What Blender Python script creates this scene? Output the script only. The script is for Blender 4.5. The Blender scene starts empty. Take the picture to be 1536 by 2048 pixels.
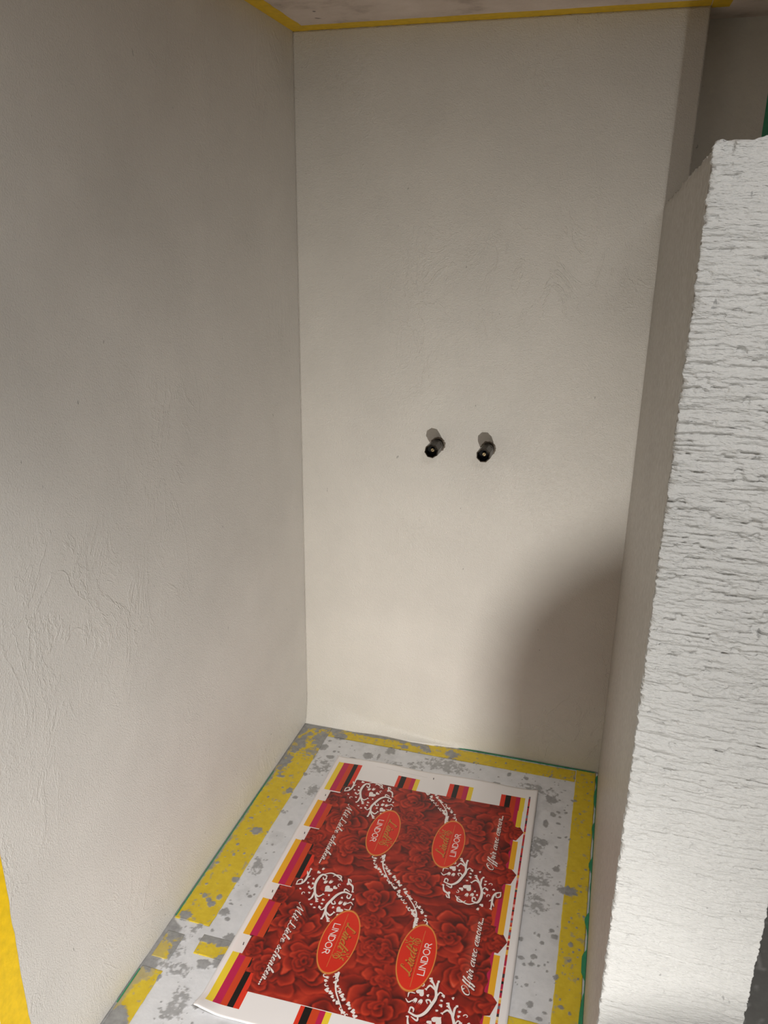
import bpy, bmesh, math
import numpy as np
from mathutils import Matrix, Vector

# ------------------------------------------------------------------ camera, light, exposure
SC = bpy.context.scene
COL = SC.collection
W, H, P, LP, T = 0.9945, 2.1297, 1.694, 1.313, 0.191      # niche width, ceiling, partition height / length / thickness
W2, REC = 1.0467, 0.126                                    # where the back wall steps back, and by how much
YB, XR = -4.6, 2.7                                         # the rest of the room behind and right of the camera

cam = bpy.data.cameras.new('camera')
cam.sensor_fit = 'HORIZONTAL'; cam.sensor_width = 36.0
cam.lens = 1591.3 * 36.0 / 1536.0
cam.clip_start = 0.01
camo = bpy.data.objects.new('camera', cam); COL.objects.link(camo)
camo.matrix_world = Matrix(((0.95944598, -0.10127152, 0.26307315, 0.92272),
                            (0.28162248, 0.30351599, -0.91025646, -2.25450),
                            (0.01233615, 0.94742922, 0.31972753, 1.59592),
                            (0, 0, 0, 1)))
SC.camera = camo

world = bpy.data.worlds.new('world'); SC.world = world
world.use_nodes = True
world.node_tree.nodes['Background'].inputs[0].default_value = (1.0, 0.93, 0.84, 1)
world.node_tree.nodes['Background'].inputs[1].default_value = 0.02

LAMP = Vector((0.985, -2.95, 0.10))          # a small work light on the floor, about under the camera
def light(name, kind, loc, target, energy, size, color, spread=180):
    l = bpy.data.lights.new(name, kind); l.energy = energy; l.color = color
    if kind == 'AREA':
        l.shape = 'DISK'; l.size = size; l.spread = math.radians(spread)
    o = bpy.data.objects.new(name, l); COL.objects.link(o); o.location = loc
    o.rotation_euler = (Vector(target) - Vector(loc)).to_track_quat('-Z', 'Y').to_euler()
    return o
light('work_light_flood', 'AREA', LAMP, (0.985, 0.0, 0.15), 9.6, 0.034, (1.0, 0.97, 0.93))
light('work_light_beam', 'AREA', LAMP, (0.36, 0.0, 0.34), 6.3, 0.034, (1.0, 0.97, 0.93), 66)
light('unseen_ceiling_lamp', 'AREA', (1.22, -2.20, 2.10), (1.22, -2.20, 0.0), 14.0, 0.45, (1.0, 0.99, 0.98))
light('floor_fill', 'AREA', (0.4, -2.1, 2.10), (0.40, -1.15, 0.0), 4.6, 0.40, (1.0, 0.99, 0.98), 64)  # unseen fill, added overhead to brighten the floor and sheet

vs = SC.view_settings
SC.display_settings.display_device = 'sRGB'
vs.view_transform = 'Standard'; vs.look = 'None'; vs.gamma = 1.0; vs.use_curve_mapping = False
vs.exposure = 0.05
SC.cycles.max_bounces = 10; SC.cycles.diffuse_bounces = 6
SC.cycles.use_denoising = True
SC.cycles.caustics_reflective = False; SC.cycles.caustics_refractive = False

# ------------------------------------------------------------------ numpy noise
def vnoise(x, y, seed=0):
    rs = np.random.RandomState(seed + 7); n = 256
    tab = rs.rand(n, n).astype(np.float32)
    x = np.asarray(x, np.float64); y = np.asarray(y, np.float64)
    xi = np.floor(x).astype(int); yi = np.floor(y).astype(int)
    fx = x - xi; fy = y - yi
    fx = fx*fx*(3-2*fx); fy = fy*fy*(3-2*fy)
    a = tab[xi % n, yi % n]; b = tab[(xi+1) % n, yi % n]; c = tab[xi % n, (yi+1) % n]; d = tab[(xi+1) % n, (yi+1) % n]
    return (a*(1-fx)+b*fx)*(1-fy)+(c*(1-fx)+d*fx)*fy
def fbm(x, y, o=4, seed=0, gain=0.5):
    s = 0; a = 1; t = 0
    for k in range(o):
        s = s + a*vnoise(x*2**k+13.7*k, y*2**k+5.1*k, seed+k); t += a; a *= gain
    return s/t
def sstep(a, b, x):
    t = np.clip((x-a)/(b-a), 0, 1); return t*t*(3-2*t)

# ------------------------------------------------------------------ materials
def mat(name, rough=0.6, spec=0.5):
    m = bpy.data.materials.new(name); m.use_nodes = True
    b = m.node_tree.nodes['Principled BSDF']
    b.inputs['Roughness'].default_value = rough; b.inputs['Specular IOR Level'].default_value = spec
    return m, m.node_tree, b
def N(nt, kind, **kw):
    n = nt.nodes.new(kind)
    for k, v in kw.items():
        if hasattr(n, k): setattr(n, k, v)
        else: n.inputs[k].default_value = v
    return n
def tex(nt, scale, detail=4, rough=0.55, stretch=(1, 1, 1), dist=0.0):
    tc = N(nt, 'ShaderNodeTexCoord'); mp = N(nt, 'ShaderNodeMapping'); mp.inputs['Scale'].default_value = stretch
    t = N(nt, 'ShaderNodeTexNoise'); t.inputs['Scale'].default_value = scale; t.inputs['Detail'].default_value = detail
    t.inputs['Roughness'].default_value = rough; t.inputs['Distortion'].default_value = dist
    nt.links.new(tc.outputs['Object'], mp.inputs[0]); nt.links.new(mp.outputs[0], t.inputs['Vector'])
    return t
def ramp(nt, src, stops):
    r = N(nt, 'ShaderNodeValToRGB'); e = r.color_ramp.elements
    while len(e) < len(stops): e.new(0.5)
    for i, (p, c) in enumerate(stops):
        e[i].position = p; e[i].color = (*c, 1)
    nt.links.new(src, r.inputs[0]); return r
def bump(nt, b, hs, strength=1.0):
    """hs: list of (output, distance in metres), chained"""
    prev = None
    for out, d in hs:
        n = N(nt, 'ShaderNodeBump'); n.inputs['Strength'].default_value = strength; n.inputs['Distance'].default_value = d
        nt.links.new(out, n.inputs['Height'])
        if prev: nt.links.new(prev.outputs[0], n.inputs['Normal'])
        prev = n
    nt.links.new(prev.outputs[0], b.inputs['Normal'])
def plain(name, col, rough=0.6, spec=0.5, metal=0.0, bs=None):
    m, nt, b = mat(name, rough, spec); b.inputs['Metallic'].default_value = metal
    t = tex(nt, 60, 3); r = ramp(nt, t.outputs[0], [(0.3, tuple(c*0.88 for c in col)), (0.7, tuple(min(1, c*1.06) for c in col))])
    nt.links.new(r.outputs[0], b.inputs['Base Color'])
    if bs: bump(nt, b, [(tex(nt, bs[0], 3).outputs[0], bs[1])])
    return m

def plaster(name, col, grain=0.0009, ridge=0.0012, rough=0.42, spec=0.5, stretch=(1, 1, 1), trowel_h=0.0009):
    m, nt, b = mat(name, rough, spec)
    blot = tex(nt, 3.2, 5, 0.6); c = ramp(nt, blot.outputs[0], [(0.32, tuple(v*0.93 for v in col)), (0.68, tuple(v*1.04 for v in col))])
    speck = tex(nt, 75, 2, 0.5, (1, 1, 0.55)); sp = ramp(nt, speck.outputs[0], [(0.225, (0.62,)*3), (0.25, (1, 1, 1))])
    mx = N(nt, 'ShaderNodeMix', data_type='RGBA', blend_type='MULTIPLY'); mx.inputs[0].default_value = 1.0
    nt.links.new(c.outputs[0], mx.inputs[6]); nt.links.new(sp.outputs[0], mx.inputs[7])
    nt.links.new(mx.outputs[2], b.inputs['Base Color'])
    g = tex(nt, 310, 2, 0.5, stretch); s2 = tex(nt, 110, 3, 0.55)
    trowel = tex(nt, 9, 5, 0.62, (1, 1, 0.6), 1.2)
    tr = ramp(nt, trowel.outputs[0], [(0.47, (0, 0, 0)), (0.50, (1, 1, 1)), (0.53, (0.25,)*3)])
    where = tex(nt, 1.7, 2); wr = ramp(nt, where.outputs[0], [(0.5, (0, 0, 0)), (0.68, (1, 1, 1))])
    mu = N(nt, 'ShaderNodeMath', operation='MULTIPLY'); nt.links.new(tr.outputs[0], mu.inputs[0]); nt.links.new(wr.outputs[0], mu.inputs[1])
    bump(nt, b, [(mu.outputs[0], trowel_h), (s2.outputs[0], ridge), (g.outputs[0], grain)])
    rr = ramp(nt, s2.outputs[0], [(0.35, (rough+0.12,)*3), (0.65, (rough-0.08,)*3)]); nt.links.new(rr.outputs[0], b.inputs['Roughness'])
    return m

M = {}
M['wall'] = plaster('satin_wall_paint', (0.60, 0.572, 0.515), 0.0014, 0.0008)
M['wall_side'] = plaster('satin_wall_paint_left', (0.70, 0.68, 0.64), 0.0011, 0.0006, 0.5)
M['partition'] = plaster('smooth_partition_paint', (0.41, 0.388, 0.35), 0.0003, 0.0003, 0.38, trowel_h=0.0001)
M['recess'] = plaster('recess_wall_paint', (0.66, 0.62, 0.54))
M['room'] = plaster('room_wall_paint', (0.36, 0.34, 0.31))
M['white_plaster'] = plaster('rough_white_plaster', (0.555, 0.55, 0.53), 0.0024, 0.0024, 0.75, 0.25, (0.5, 0.5, 1.6))
m, nt, b = mat('ceiling_concrete', 0.85, 0.2)
t = tex(nt, 7, 7, 0.62); r = ramp(nt, t.outputs[0], [(0.28, (0.38, 0.31, 0.255)), (0.45, (0.62, 0.53, 0.455)), (0.7, (0.72, 0.625, 0.55))])
sp = tex(nt, 26, 1); spr = ramp(nt, sp.outputs[0], [(0.22, (0.35,)*3), (0.25, (1, 1, 1))])
mx = N(nt, 'ShaderNodeMix', data_type='RGBA', blend_type='MULTIPLY'); mx.inputs[0].default_value = 1
nt.links.new(r.outputs[0], mx.inputs[6]); nt.links.new(spr.outputs[0], mx.inputs[7]); nt.links.new(mx.outputs[2], b.inputs['Base Color'])
bump(nt, b, [(t.outputs[0], 0.004), (tex(nt, 120, 3).outputs[0], 0.0012)])
M['ceiling'] = m

def stained(name, base_stops, stain_a, stain_b, rough_base, scale=30):
    """base colour mixed with dried grey plaster where the mesh attribute 'stain' says so"""
    m, nt, b = mat(name, rough_base, 0.5)
    t = tex(nt, scale, 5, 0.6); base = ramp(nt, t.outputs[0], base_stops)
    t2 = tex(nt, 70, 4, 0.6); st = ramp(nt, t2.outputs[0], [(0.3, stain_a), (0.7, stain_b)])
    at = N(nt, 'ShaderNodeAttribute'); at.attribute_name = 'stain'
    mx = N(nt, 'ShaderNodeMix', data_type='RGBA'); nt.links.new(at.outputs['Fac'], mx.inputs[0])
    nt.links.new(base.outputs[0], mx.inputs[6]); nt.links.new(st.outputs[0], mx.inputs[7])
    nt.links.new(mx.outputs[2], b.inputs['Base Color'])
    rr = N(nt, 'ShaderNodeMapRange'); rr.inputs['To Min'].default_value = rough_base; rr.inputs['To Max'].default_value = 0.33
    nt.links.new(at.outputs['Fac'], rr.inputs[0]); nt.links.new(rr.outputs[0], b.inputs['Roughness'])
    bump(nt, b, [(t2.outputs[0], 0.0006)])
    return m
M['floor'] = stained('pale_grey_floor_coating', [(0.3, (0.68, 0.69, 0.715)), (0.7, (0.77, 0.775, 0.80))], (0.29, 0.29, 0.295), (0.40, 0.40, 0.405), 0.45)
M['yellow'] = stained('yellow_masking_tape', [(0.3, (0.66, 0.47, 0.02)), (0.7, (0.76, 0.57, 0.035))], (0.25, 0.25, 0.245), (0.36, 0.36, 0.355), 0.5, 45)
M['yellow_clean'] = plain('clean_yellow_tape', (0.92, 0.61, 0.005), 0.5, 0.4, bs=(160, 0.0003))
M['yellow_ceiling'] = plain('ceiling_yellow_tape', (0.74, 0.48, 0.012), 0.55, 0.4, bs=(160, 0.0003))
M['green'] = plain('green_tape', (0.03, 0.27, 0.13), 0.5)
M['dark_floor'] = stained('grey_room_floor', [(0.3, (0.29, 0.29, 0.28)), (0.7, (0.36, 0.36, 0.35))], (0.5,)*3, (0.6,)*3, 0.55)
m, nt, b = mat('blackened_brass', 0.32, 0.5); b.inputs['Metallic'].default_value = 0.85
r = ramp(nt, tex(nt, 140, 4).outputs[0], [(0.35, (0.014, 0.011, 0.008)), (0.7, (0.055, 0.042, 0.028))]); nt.links.new(r.outputs[0], b.inputs['Base Color']); M['dark_brass'] = m
M['bore'] = plain('black_bore', (0.008, 0.007, 0.006), 0.7, 0.2)
M['brass'] = plain('worn_brass', (0.30, 0.22, 0.11), 0.35, 0.5, 0.6)
M['grime'] = plain('grey_brown_filler', (0.17, 0.145, 0.115), 0.85, 0.2, bs=(300, 0.001))
M['paper_back'] = plain('white_paper', (0.80, 0.78, 0.765), 0.5)
M['black_plastic'] = plain('black_plastic', (0.02, 0.02, 0.022), 0.45)
M['frosted'] = plain('frosted_lens', (0.8, 0.8, 0.78), 0.3)
M['blocker'] = plain('brown_blocker', (0.42, 0.33, 0.23), 0.8, bs=(14, 0.006))

# ------------------------------------------------------------------ mesh helpers
def obj(name, me, material, parent=None, smooth=False, label=None, cat=None, kind=None, group=None):
    for mm in (material if isinstance(material, (list, tuple)) else [material]): me.materials.append(mm)
    o = bpy.data.objects.new(name, me); COL.objects.link(o)
    if parent: o.parent = parent
    if smooth: me.polygons.foreach_set('use_smooth', [True]*len(me.polygons))
    if label: o['label'] = label
    if cat: o['category'] = cat
    if kind: o['kind'] = kind
    if group: o['group'] = group
    return o
def box_bm(bm, x0, x1, y0, y1, z0, z1):
    v = [bm.verts.new(p) for p in ((x0,y0,z0),(x1,y0,z0),(x1,y1,z0),(x0,y1,z0),(x0,y0,z1),(x1,y0,z1),(x1,y1,z1),(x0,y1,z1))]
    for f in ((3,2,1,0),(4,5,6,7),(0,1,5,4),(1,2,6,5),(2,3,7,6),(3,0,4,7)): bm.faces.new([v[i] for i in f])
def from_bm(bm, name):
    me = bpy.data.meshes.new(name); bm.normal_update(); bm.to_mesh(me); bm.free(); return me
def box(name, x0, x1, y0, y1, z0, z1, material, **kw):
    bm = bmesh.new(); box_bm(bm, x0, x1, y0, y1, z0, z1); return obj(name, from_bm(bm, name), material, **kw)
def slab(name, front, depth, material, attr=None, **kw):
    """front: (nu, nv, 3) grid of points, counter-clockwise as seen; depth: vector to the flat back; closed solid"""
    nu, nv = front.shape[:2]
    fr = front.reshape(-1, 3); bk = fr + np.asarray(depth) if not callable(depth) else depth(fr)
    idx = np.arange(nu*nv).reshape(nu, nv)
    q = np.stack([idx[:-1, :-1], idx[1:, :-1], idx[1:, 1:], idx[:-1, 1:]], -1).reshape(-1, 4)
    ring = np.concatenate([idx[:, 0], idx[-1, 1:], idx[-2::-1, -1], idx[0, -2:0:-1]])
    nb = len(ring); base = nu*nv
    verts = np.concatenate([fr, bk[ring]])
    a = ring; a2 = np.roll(ring, -1); bq = base+np.arange(nb); b2 = np.roll(bq, -1)
    side = np.stack([a2, a, bq, b2], -1)
    quads = np.concatenate([q, side]).astype(np.int32)
    nq = len(quads)
    me = bpy.data.meshes.new(name)
    me.vertices.add(len(verts)); me.vertices.foreach_set('co', verts.astype(np.float32).ravel())
    me.loops.add(nq*4 + nb); me.loops.foreach_set('vertex_index', np.concatenate([quads.ravel(), bq[::-1].astype(np.int32)]).astype(np.int32))
    me.polygons.add(nq+1)
    me.polygons.foreach_set('loop_start', np.concatenate([np.arange(nq)*4, [nq*4]]).astype(np.int32))
    me.update(calc_edges=True); me.validate()
    if attr is not None:
        at = me.attributes.new('stain', 'FLOAT', 'POINT')
        at.data.foreach_set('value', np.concatenate([attr.ravel(), attr.ravel()[ring]]).astype(np.float32))
    sm = np.zeros(len(me.polygons), bool); sm[:len(q)] = True
    me.polygons.foreach_set('use_smooth', sm)
    return obj(name, me, material, **kw)

BLOBS = [(0.144, -0.056, 0.0239, 0.017, 0), (0.109, -0.13, 0.0156, 0.0162, 0), (0.15, -0.174, 0.0134, 0.0107, 0), (0.081, -0.179, 0.0232, 0.0284, 1), (0.139, -0.226, 0.0302, 0.036, 1), (0.105, -0.283, 0.0074, 0.0076, 0), (0.068, -0.307, 0.0092, 0.0088, 1), (0.156, -0.348, 0.018, 0.0247, 1), (0.089, -0.372, 0.0108, 0.0138, 0), (0.117, -0.395, 0.0077, 0.0065, 0), (0.063, -0.365, 0.0043, 0.0046, 0), (0.063, -0.425, 0.0088, 0.008, 1), (0.11, -0.463, 0.0138, 0.0062, 1), (0.146, -0.504, 0.0062, 0.0099, 0), (0.067, -0.564, 0.0167, 0.0145, 0), (0.12, -0.66, 0.0111, 0.0088, 1), (0.126, -0.692, 0.0158, 0.0213, 1), (0.039, -0.419, 0.0035, 0.0054, 0), (0.031, -0.519, 0.0075, 0.0051, 0), (0.223, -0.161, 0.0107, 0.0075, 0), (0.265, -0.174, 0.0083, 0.0062, 0), (0.266, -0.131, 0.0154, 0.0157, 0), (0.073, -0.656, 0.0031, 0.0045, 0), (0.018, -0.708, 0.0041, 0.0039, 0), (0.036, -0.317, 0.013, 0.007, 0), (0.041, -0.629, 0.004, 0.0055, 0), (0.048, -0.667, 0.0042, 0.0058, 0), (0.118, -0.092, 0.0055, 0.0053, 0), (0.153, -0.143, 0.0046, 0.0051, 0), (0.16, -0.114, 0.0047, 0.0039, 0), (0.167, -0.141, 0.0046, 0.0051, 0), (0.267, -0.13, 0.0166, 0.0136, 0), (0.33, -0.086, 0.0157, 0.0185, 0), (0.3, -0.125, 0.0044, 0.0182, 0), (0.429, -0.136, 0.0273, 0.0158, 1), (0.518, -0.108, 0.0658, 0.0306, 1), (0.351, -0.16, 0.0328, 0.0218, 1), (0.723, -0.09, 0.0065, 0.0103, 0), (0.777, -0.095, 0.0075, 0.0085, 0), (0.639, -0.167, 0.0095, 0.0098, 0), (0.692, -0.152, 0.0132, 0.0099, 0), (0.672, -0.179, 0.0094, 0.0146, 0), (0.819, -0.138, 0.0527, 0.018, 1), (0.863, -0.174, 0.0181, 0.0175, 0), (0.578, -0.117, 0.0043, 0.0052, 0), (0.631, -0.094, 0.0032, 0.0053, 0), (0.874, -0.242, 0.009, 0.0105, 0), (0.89, -0.228, 0.005, 0.0045, 0), (0.91, -0.223, 0.005, 0.0053, 0), (0.894, -0.247, 0.005, 0.0052, 0), (0.856, -0.285, 0.0069, 0.0146, 0), (0.892, -0.276, 0.006, 0.0065, 0), (0.93, -0.161, 0.0083, 0.0063, 0), (0.4, -0.02, 0.0229, 0.0171, 0), (0.522, -0.046, 0.0156, 0.0147, 0), (0.367, -0.051, 0.0148, 0.0113, 0), (0.245, -0.023, 0.0127, 0.0098, 0), (0.887, -0.226, 0.0053, 0.0042, 0), (0.858, -0.289, 0.0063, 0.0153, 0), (0.839, -0.39, 0.0201, 0.0373, 1), (0.858, -0.367, 0.0118, 0.012, 0), (0.902, -0.46, 0.0107, 0.0105, 0), (0.861, -0.508, 0.0287, 0.0296, 1), (0.934, -0.531, 0.025, 0.0163, 0), (0.861, -0.597, 0.0275, 0.0293, 1), (0.915, -0.58, 0.0055, 0.0039, 0), (0.908, -0.67, 0.0059, 0.0072, 0), (0.915, -0.686, 0.0093, 0.009, 0), (0.879, -0.694, 0.0046, 0.0057, 0), (0.889, -0.714, 0.0051, 0.0053, 0), (0.838, -0.717, 0.0058, 0.007, 0), (0.873, -0.758, 0.0073, 0.0073, 0), (0.87, -0.782, 0.0084, 0.0066, 0), (0.845, -0.77, 0.0078, 0.005, 0), (0.854, -0.787, 0.0042, 0.0049, 0), (0.907, -0.765, 0.0028, 0.0033, 0), (0.928, -0.802, 0.0061, 0.008, 0), (0.866, -0.841, 0.0043, 0.0043, 0), (0.842, -0.827, 0.0039, 0.0044, 0), (0.879, -0.887, 0.0074, 0.0078, 0), (0.87, -0.908, 0.0058, 0.0069, 0), (0.903, -0.918, 0.0078, 0.0051, 0), (0.913, -0.899, 0.0047, 0.0034, 0), (0.955, -0.7, 0.0052, 0.0084, 0), (0.963, -0.72, 0.0028, 0.0035, 0), (0.976, -0.71, 0.0034, 0.0041, 0), (0.946, -0.876, 0.0067, 0.0059, 0), (0.942, -0.857, 0.0026, 0.003, 0), (0.954, -0.749, 0.0039, 0.0033, 0), (0.978, -0.792, 0.0027, 0.0032, 0), (0.9, -0.335, 0.0047, 0.0039, 0), (0.917, -0.328, 0.0034, 0.0034, 0), (0.895, -0.376, 0.0034, 0.0047, 0), (0.98, -0.3, 0.0048, 0.005, 0), (0.97, -0.524, 0.003, 0.0041, 0), (0.952, -0.619, 0.0029, 0.0038, 0), (0.966, -0.645, 0.0029, 0.0037, 0), (0.093, -0.749, 0.0114, 0.0096, 0), (0.042, -0.82, 0.007, 0.0075, 0), (0.059, -0.832, 0.0089, 0.009, 0), (0.071, -0.841, 0.011, 0.0101, 0), (0.112, -0.853, 0.0131, 0.0126, 0), (0.131, -0.871, 0.0062, 0.0058, 0), (0.08, -0.815, 0.0088, 0.0082, 0), (0.076, -0.91, 0.0076, 0.0057, 0), (0.111, -0.913, 0.0045, 0.0049, 0), (0.07, -0.921, 0.009, 0.0113, 1), (0.045, -0.948, 0.0209, 0.0223, 1), (0.026, -0.891, 0.0154, 0.0157, 0), (0.058, -0.989, 0.0176, 0.0178, 1), (0.132, -1.116, 0.0245, 0.0333, 1), (0.116, -1.152, 0.0075, 0.0054, 0), (0.174, -1.103, 0.0082, 0.0137, 0), (0.138, -1.004, 0.0172, 0.0136, 0), (0.168, -0.988, 0.0144, 0.0171, 0), (0.059, -1.066, 0.004, 0.01, 0), (0.163, -0.92, 0.015, 0.0128, 0), (0.113, -0.945, 0.0208, 0.0055, 0), (0.094, -1.038, 0.0256, 0.0168, 1), (0.051, -1.038, 0.0201, 0.0137, 1), (0.131, -0.699, 0.0148, 0.0179, 1), (0.124, -0.658, 0.0152, 0.0084, 1), (0.019, -0.709, 0.0047, 0.0047, 0), (0.027, -0.785, 0.0045, 0.0043, 0), (0.154, -0.751, 0.0048, 0.0051, 0), (0.153, -0.789, 0.0058, 0.0049, 0), (0.143, -0.784, 0.0029, 0.0038, 0), (0.161, -0.779, 0.0028, 0.0037, 0), (0.118, -0.825, 0.0069, 0.0032, 0), (0.111, -0.815, 0.0038, 0.0024, 0), (0.025, -1.17, 0.0161, 0.0153, 0)]
ORN = [('s', 8, [(164, 346), (189, 332), (202, 300), (202, 258), (202, 216)]), ('s', 5, [(164, 346), (164, 316), (183, 304), (189, 330)]), ('s', 5, [(204, 284), (218, 266)]), ('s', 5, [(200, 264), (188, 236)]), ('s', 10, [(307, 242), (281, 238), (267, 270), (266, 322), (287, 378), (315, 430)]), ('s', 6, [(307, 242), (309, 264), (298, 270), (290, 256)]), ('s', 7, [(279, 360), (281, 410), (272, 430)]), ('s', 7, [(288, 378), (311, 396), (333, 374)]), ('s', 5, [(266, 334), (255, 356), (235, 346)]), ('s', 6, [(287, 234), (329, 214), (384, 238), (402, 256)]), ('s', 5, [(342, 234), (357, 220), (385, 222), (389, 248), (377, 250)]), ('s', 8, [(431, 230), (444, 258), (470, 276), (482, 314)]), ('s', 5, [(431, 230), (445, 234), (454, 250)]), ('s', 10, [(482, 338), (442, 328), (410, 354), (389, 404), (377, 450), (391, 496), (419, 540)]), ('s', 6, [(482, 338), (479, 364), (465, 360), (463, 344)]), ('s', 7, [(381, 470), (384, 516), (381, 536)]), ('s', 7, [(391, 486), (416, 502), (431, 478)]), ('s', 5, [(374, 452), (363, 478), (344, 470)]), ('s', 6, [(389, 404), (402, 424), (417, 420), (409, 404)]), ('s', 5, [(480, 402), (496, 388), (512, 402)]), ('s', 5, [(477, 442), (503, 440), (505, 414)]), ('s', 6, [(437, 330), (437, 306), (466, 318)]), ('h', 22, [(347, 332)]), ('h', 18, [(452, 454)]), ('h', 12, [(379, 312)]), ('h', 10, [(253, 228)]), ('h', 8, [(311, 416)]), ('h', 8, [(344, 464)]), ('h', 9, [(413, 526)]), ('h', 8, [(241, 346)]), ('h', 8, [(252, 316)]), ('h', 8, [(346, 412)]), ('h', 8, [(512, 452)]), ('t', 14, [(315, 286)]), ('t', 14, [(343, 278)]), ('t', 14, [(442, 406)]), ('t', 14, [(468, 406)]), ('t', 12, [(441, 264)]), ('t', 10, [(269, 196)])]
STRIP = [(540, 842), (556, 886), (589, 932), (636, 974), (685, 1018), (739, 1066), (771, 1114), (823, 1156), (864, 1194), (888, 1234), (903, 1290)]

# ------------------------------------------------------------------ the setting
# left wall (plane x = 0), right wall and the wall behind the camera
box('wall_left', -0.12, 0.0, YB, 0.0, 0.0, H, M['wall_side'], kind='structure')
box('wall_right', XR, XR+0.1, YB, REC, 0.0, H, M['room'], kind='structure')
box('wall_front', -0.12, XR+0.1, YB-0.1, YB, 0.0, H, M['room'], kind='structure')
box('ceiling', -0.12, XR+0.1, YB-0.1, REC+0.12, H, H+0.12, M['ceiling'], kind='structure')

# back wall: gently uneven face with a rounded skirt of filler near the floor
nx, nz = 210, 360
gx = np.linspace(0, W2, nx); gz = np.linspace(0, H, nz)
X, Z = np.meshgrid(gx, gz, indexing='ij')
edge = 0.105 - 0.085*sstep(0.02, 0.40, X)+0.008*np.sin(X*23)
cove = 0.022*np.clip(1-Z/np.maximum(edge, 0.012), 0, 1)**1.6*sstep(0.62, 0.40, X)
wob = 0.0022*(fbm(X*5, Z*5, 3, 3)-0.5) + 0.0009*(fbm(X*22, Z*22, 3, 9)-0.5)
face = np.stack([X, np.minimum(0, -cove + wob*0.6 - 0.0006), Z], -1)
def flat_back(y):
    def f(p):
        q = p.copy(); q[:, 1] = y; return q
    return f
slab('wall_back', face, flat_back(REC), M['wall'], kind='structure')
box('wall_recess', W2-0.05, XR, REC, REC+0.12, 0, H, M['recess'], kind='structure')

# partition: smooth body with a chipped top edge, and a thick rough plaster face on its end
def jit(y, s): return (vnoise(np.array([y*60]), np.array([s*3.3]), 5)[0]-0.5)*0.010 + (vnoise(np.array([y*240]), np.array([s]), 6)[0]-0.5)*0.005
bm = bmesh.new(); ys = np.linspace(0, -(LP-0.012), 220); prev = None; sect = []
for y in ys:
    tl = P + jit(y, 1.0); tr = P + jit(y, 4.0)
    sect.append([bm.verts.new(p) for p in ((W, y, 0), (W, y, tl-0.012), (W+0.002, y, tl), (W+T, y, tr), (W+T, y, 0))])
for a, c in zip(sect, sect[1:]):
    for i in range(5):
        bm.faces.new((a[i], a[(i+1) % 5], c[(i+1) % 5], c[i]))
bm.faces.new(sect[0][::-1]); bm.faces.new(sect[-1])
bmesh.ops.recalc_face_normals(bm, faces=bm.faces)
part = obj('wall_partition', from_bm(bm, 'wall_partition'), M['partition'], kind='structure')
nx, nz = 170, 1300
gx = np.linspace(0, T, nx); gz = np.linspace(0, P+0.004, nz)
X, Z = np.meshgrid(gx, gz, indexing='ij')
wv = 0.06*(fbm(X*9, Z*5, 3, 40)-0.5)                       # the trowel lines wander
ridge = fbm(X*13+2, (Z+wv*0.3)*140, 4, 21, 0.6)
ridge = np.abs(ridge-0.5)*2; ridge2 = fbm(X*38, (Z+wv*0.3)*330, 3, 27)-0.5
amp = 0.30 + 0.70*sstep(0.5, 1.35, Z)
big = fbm(X*26, Z*60, 3, 33)
fine = fbm(X*240, Z*420, 2, 50)
pit = sstep(0.66, 0.80, fbm(X*70, Z*150, 2, 77))
dd = amp*(0.0075*(0.5-ridge) + 0.0036*ridge2 + 0.0055*(big-0.5) + 0.0013*(fine-0.5) - 0.0032*pit)
groove = sstep(0.70, 0.78, fbm(X*6, (Z+wv*0.5)*150, 2, 90)); dd -= 0.0016*groove
topsmooth = sstep(P-0.06, P-0.035, Z)*sstep(0.02, 0.04, X); dd = dd*(1-0.8*topsmooth)
eg = np.exp(-X/0.0022)*(0.003*fbm(X*0+1, Z*170, 3, 14) + 0.006*sstep(0.58, 0.72, fbm(X*0+3, Z*95, 2, 15)))
Xd = X + W + np.where(X < 0.004, (fbm(X*0, Z*300, 3, 61)-0.5)*0.0048 - 0.0006, 0) + np.where(X > T-0.004, (fbm(X*0+9, Z*260, 3, 62)-0.5)*0.0035, 0)
Zd = Z + sstep(P-0.02, P, Z)*((fbm(X*60, Z*0+2, 3, 70)-0.5)*0.016 + 0.010*(X/T)-0.002)
face = np.stack([Xd, -LP - dd + eg, Zd], -1)
slab('plaster_coat', face, flat_back(-(LP-0.012)), M['white_plaster'], parent=part)

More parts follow.
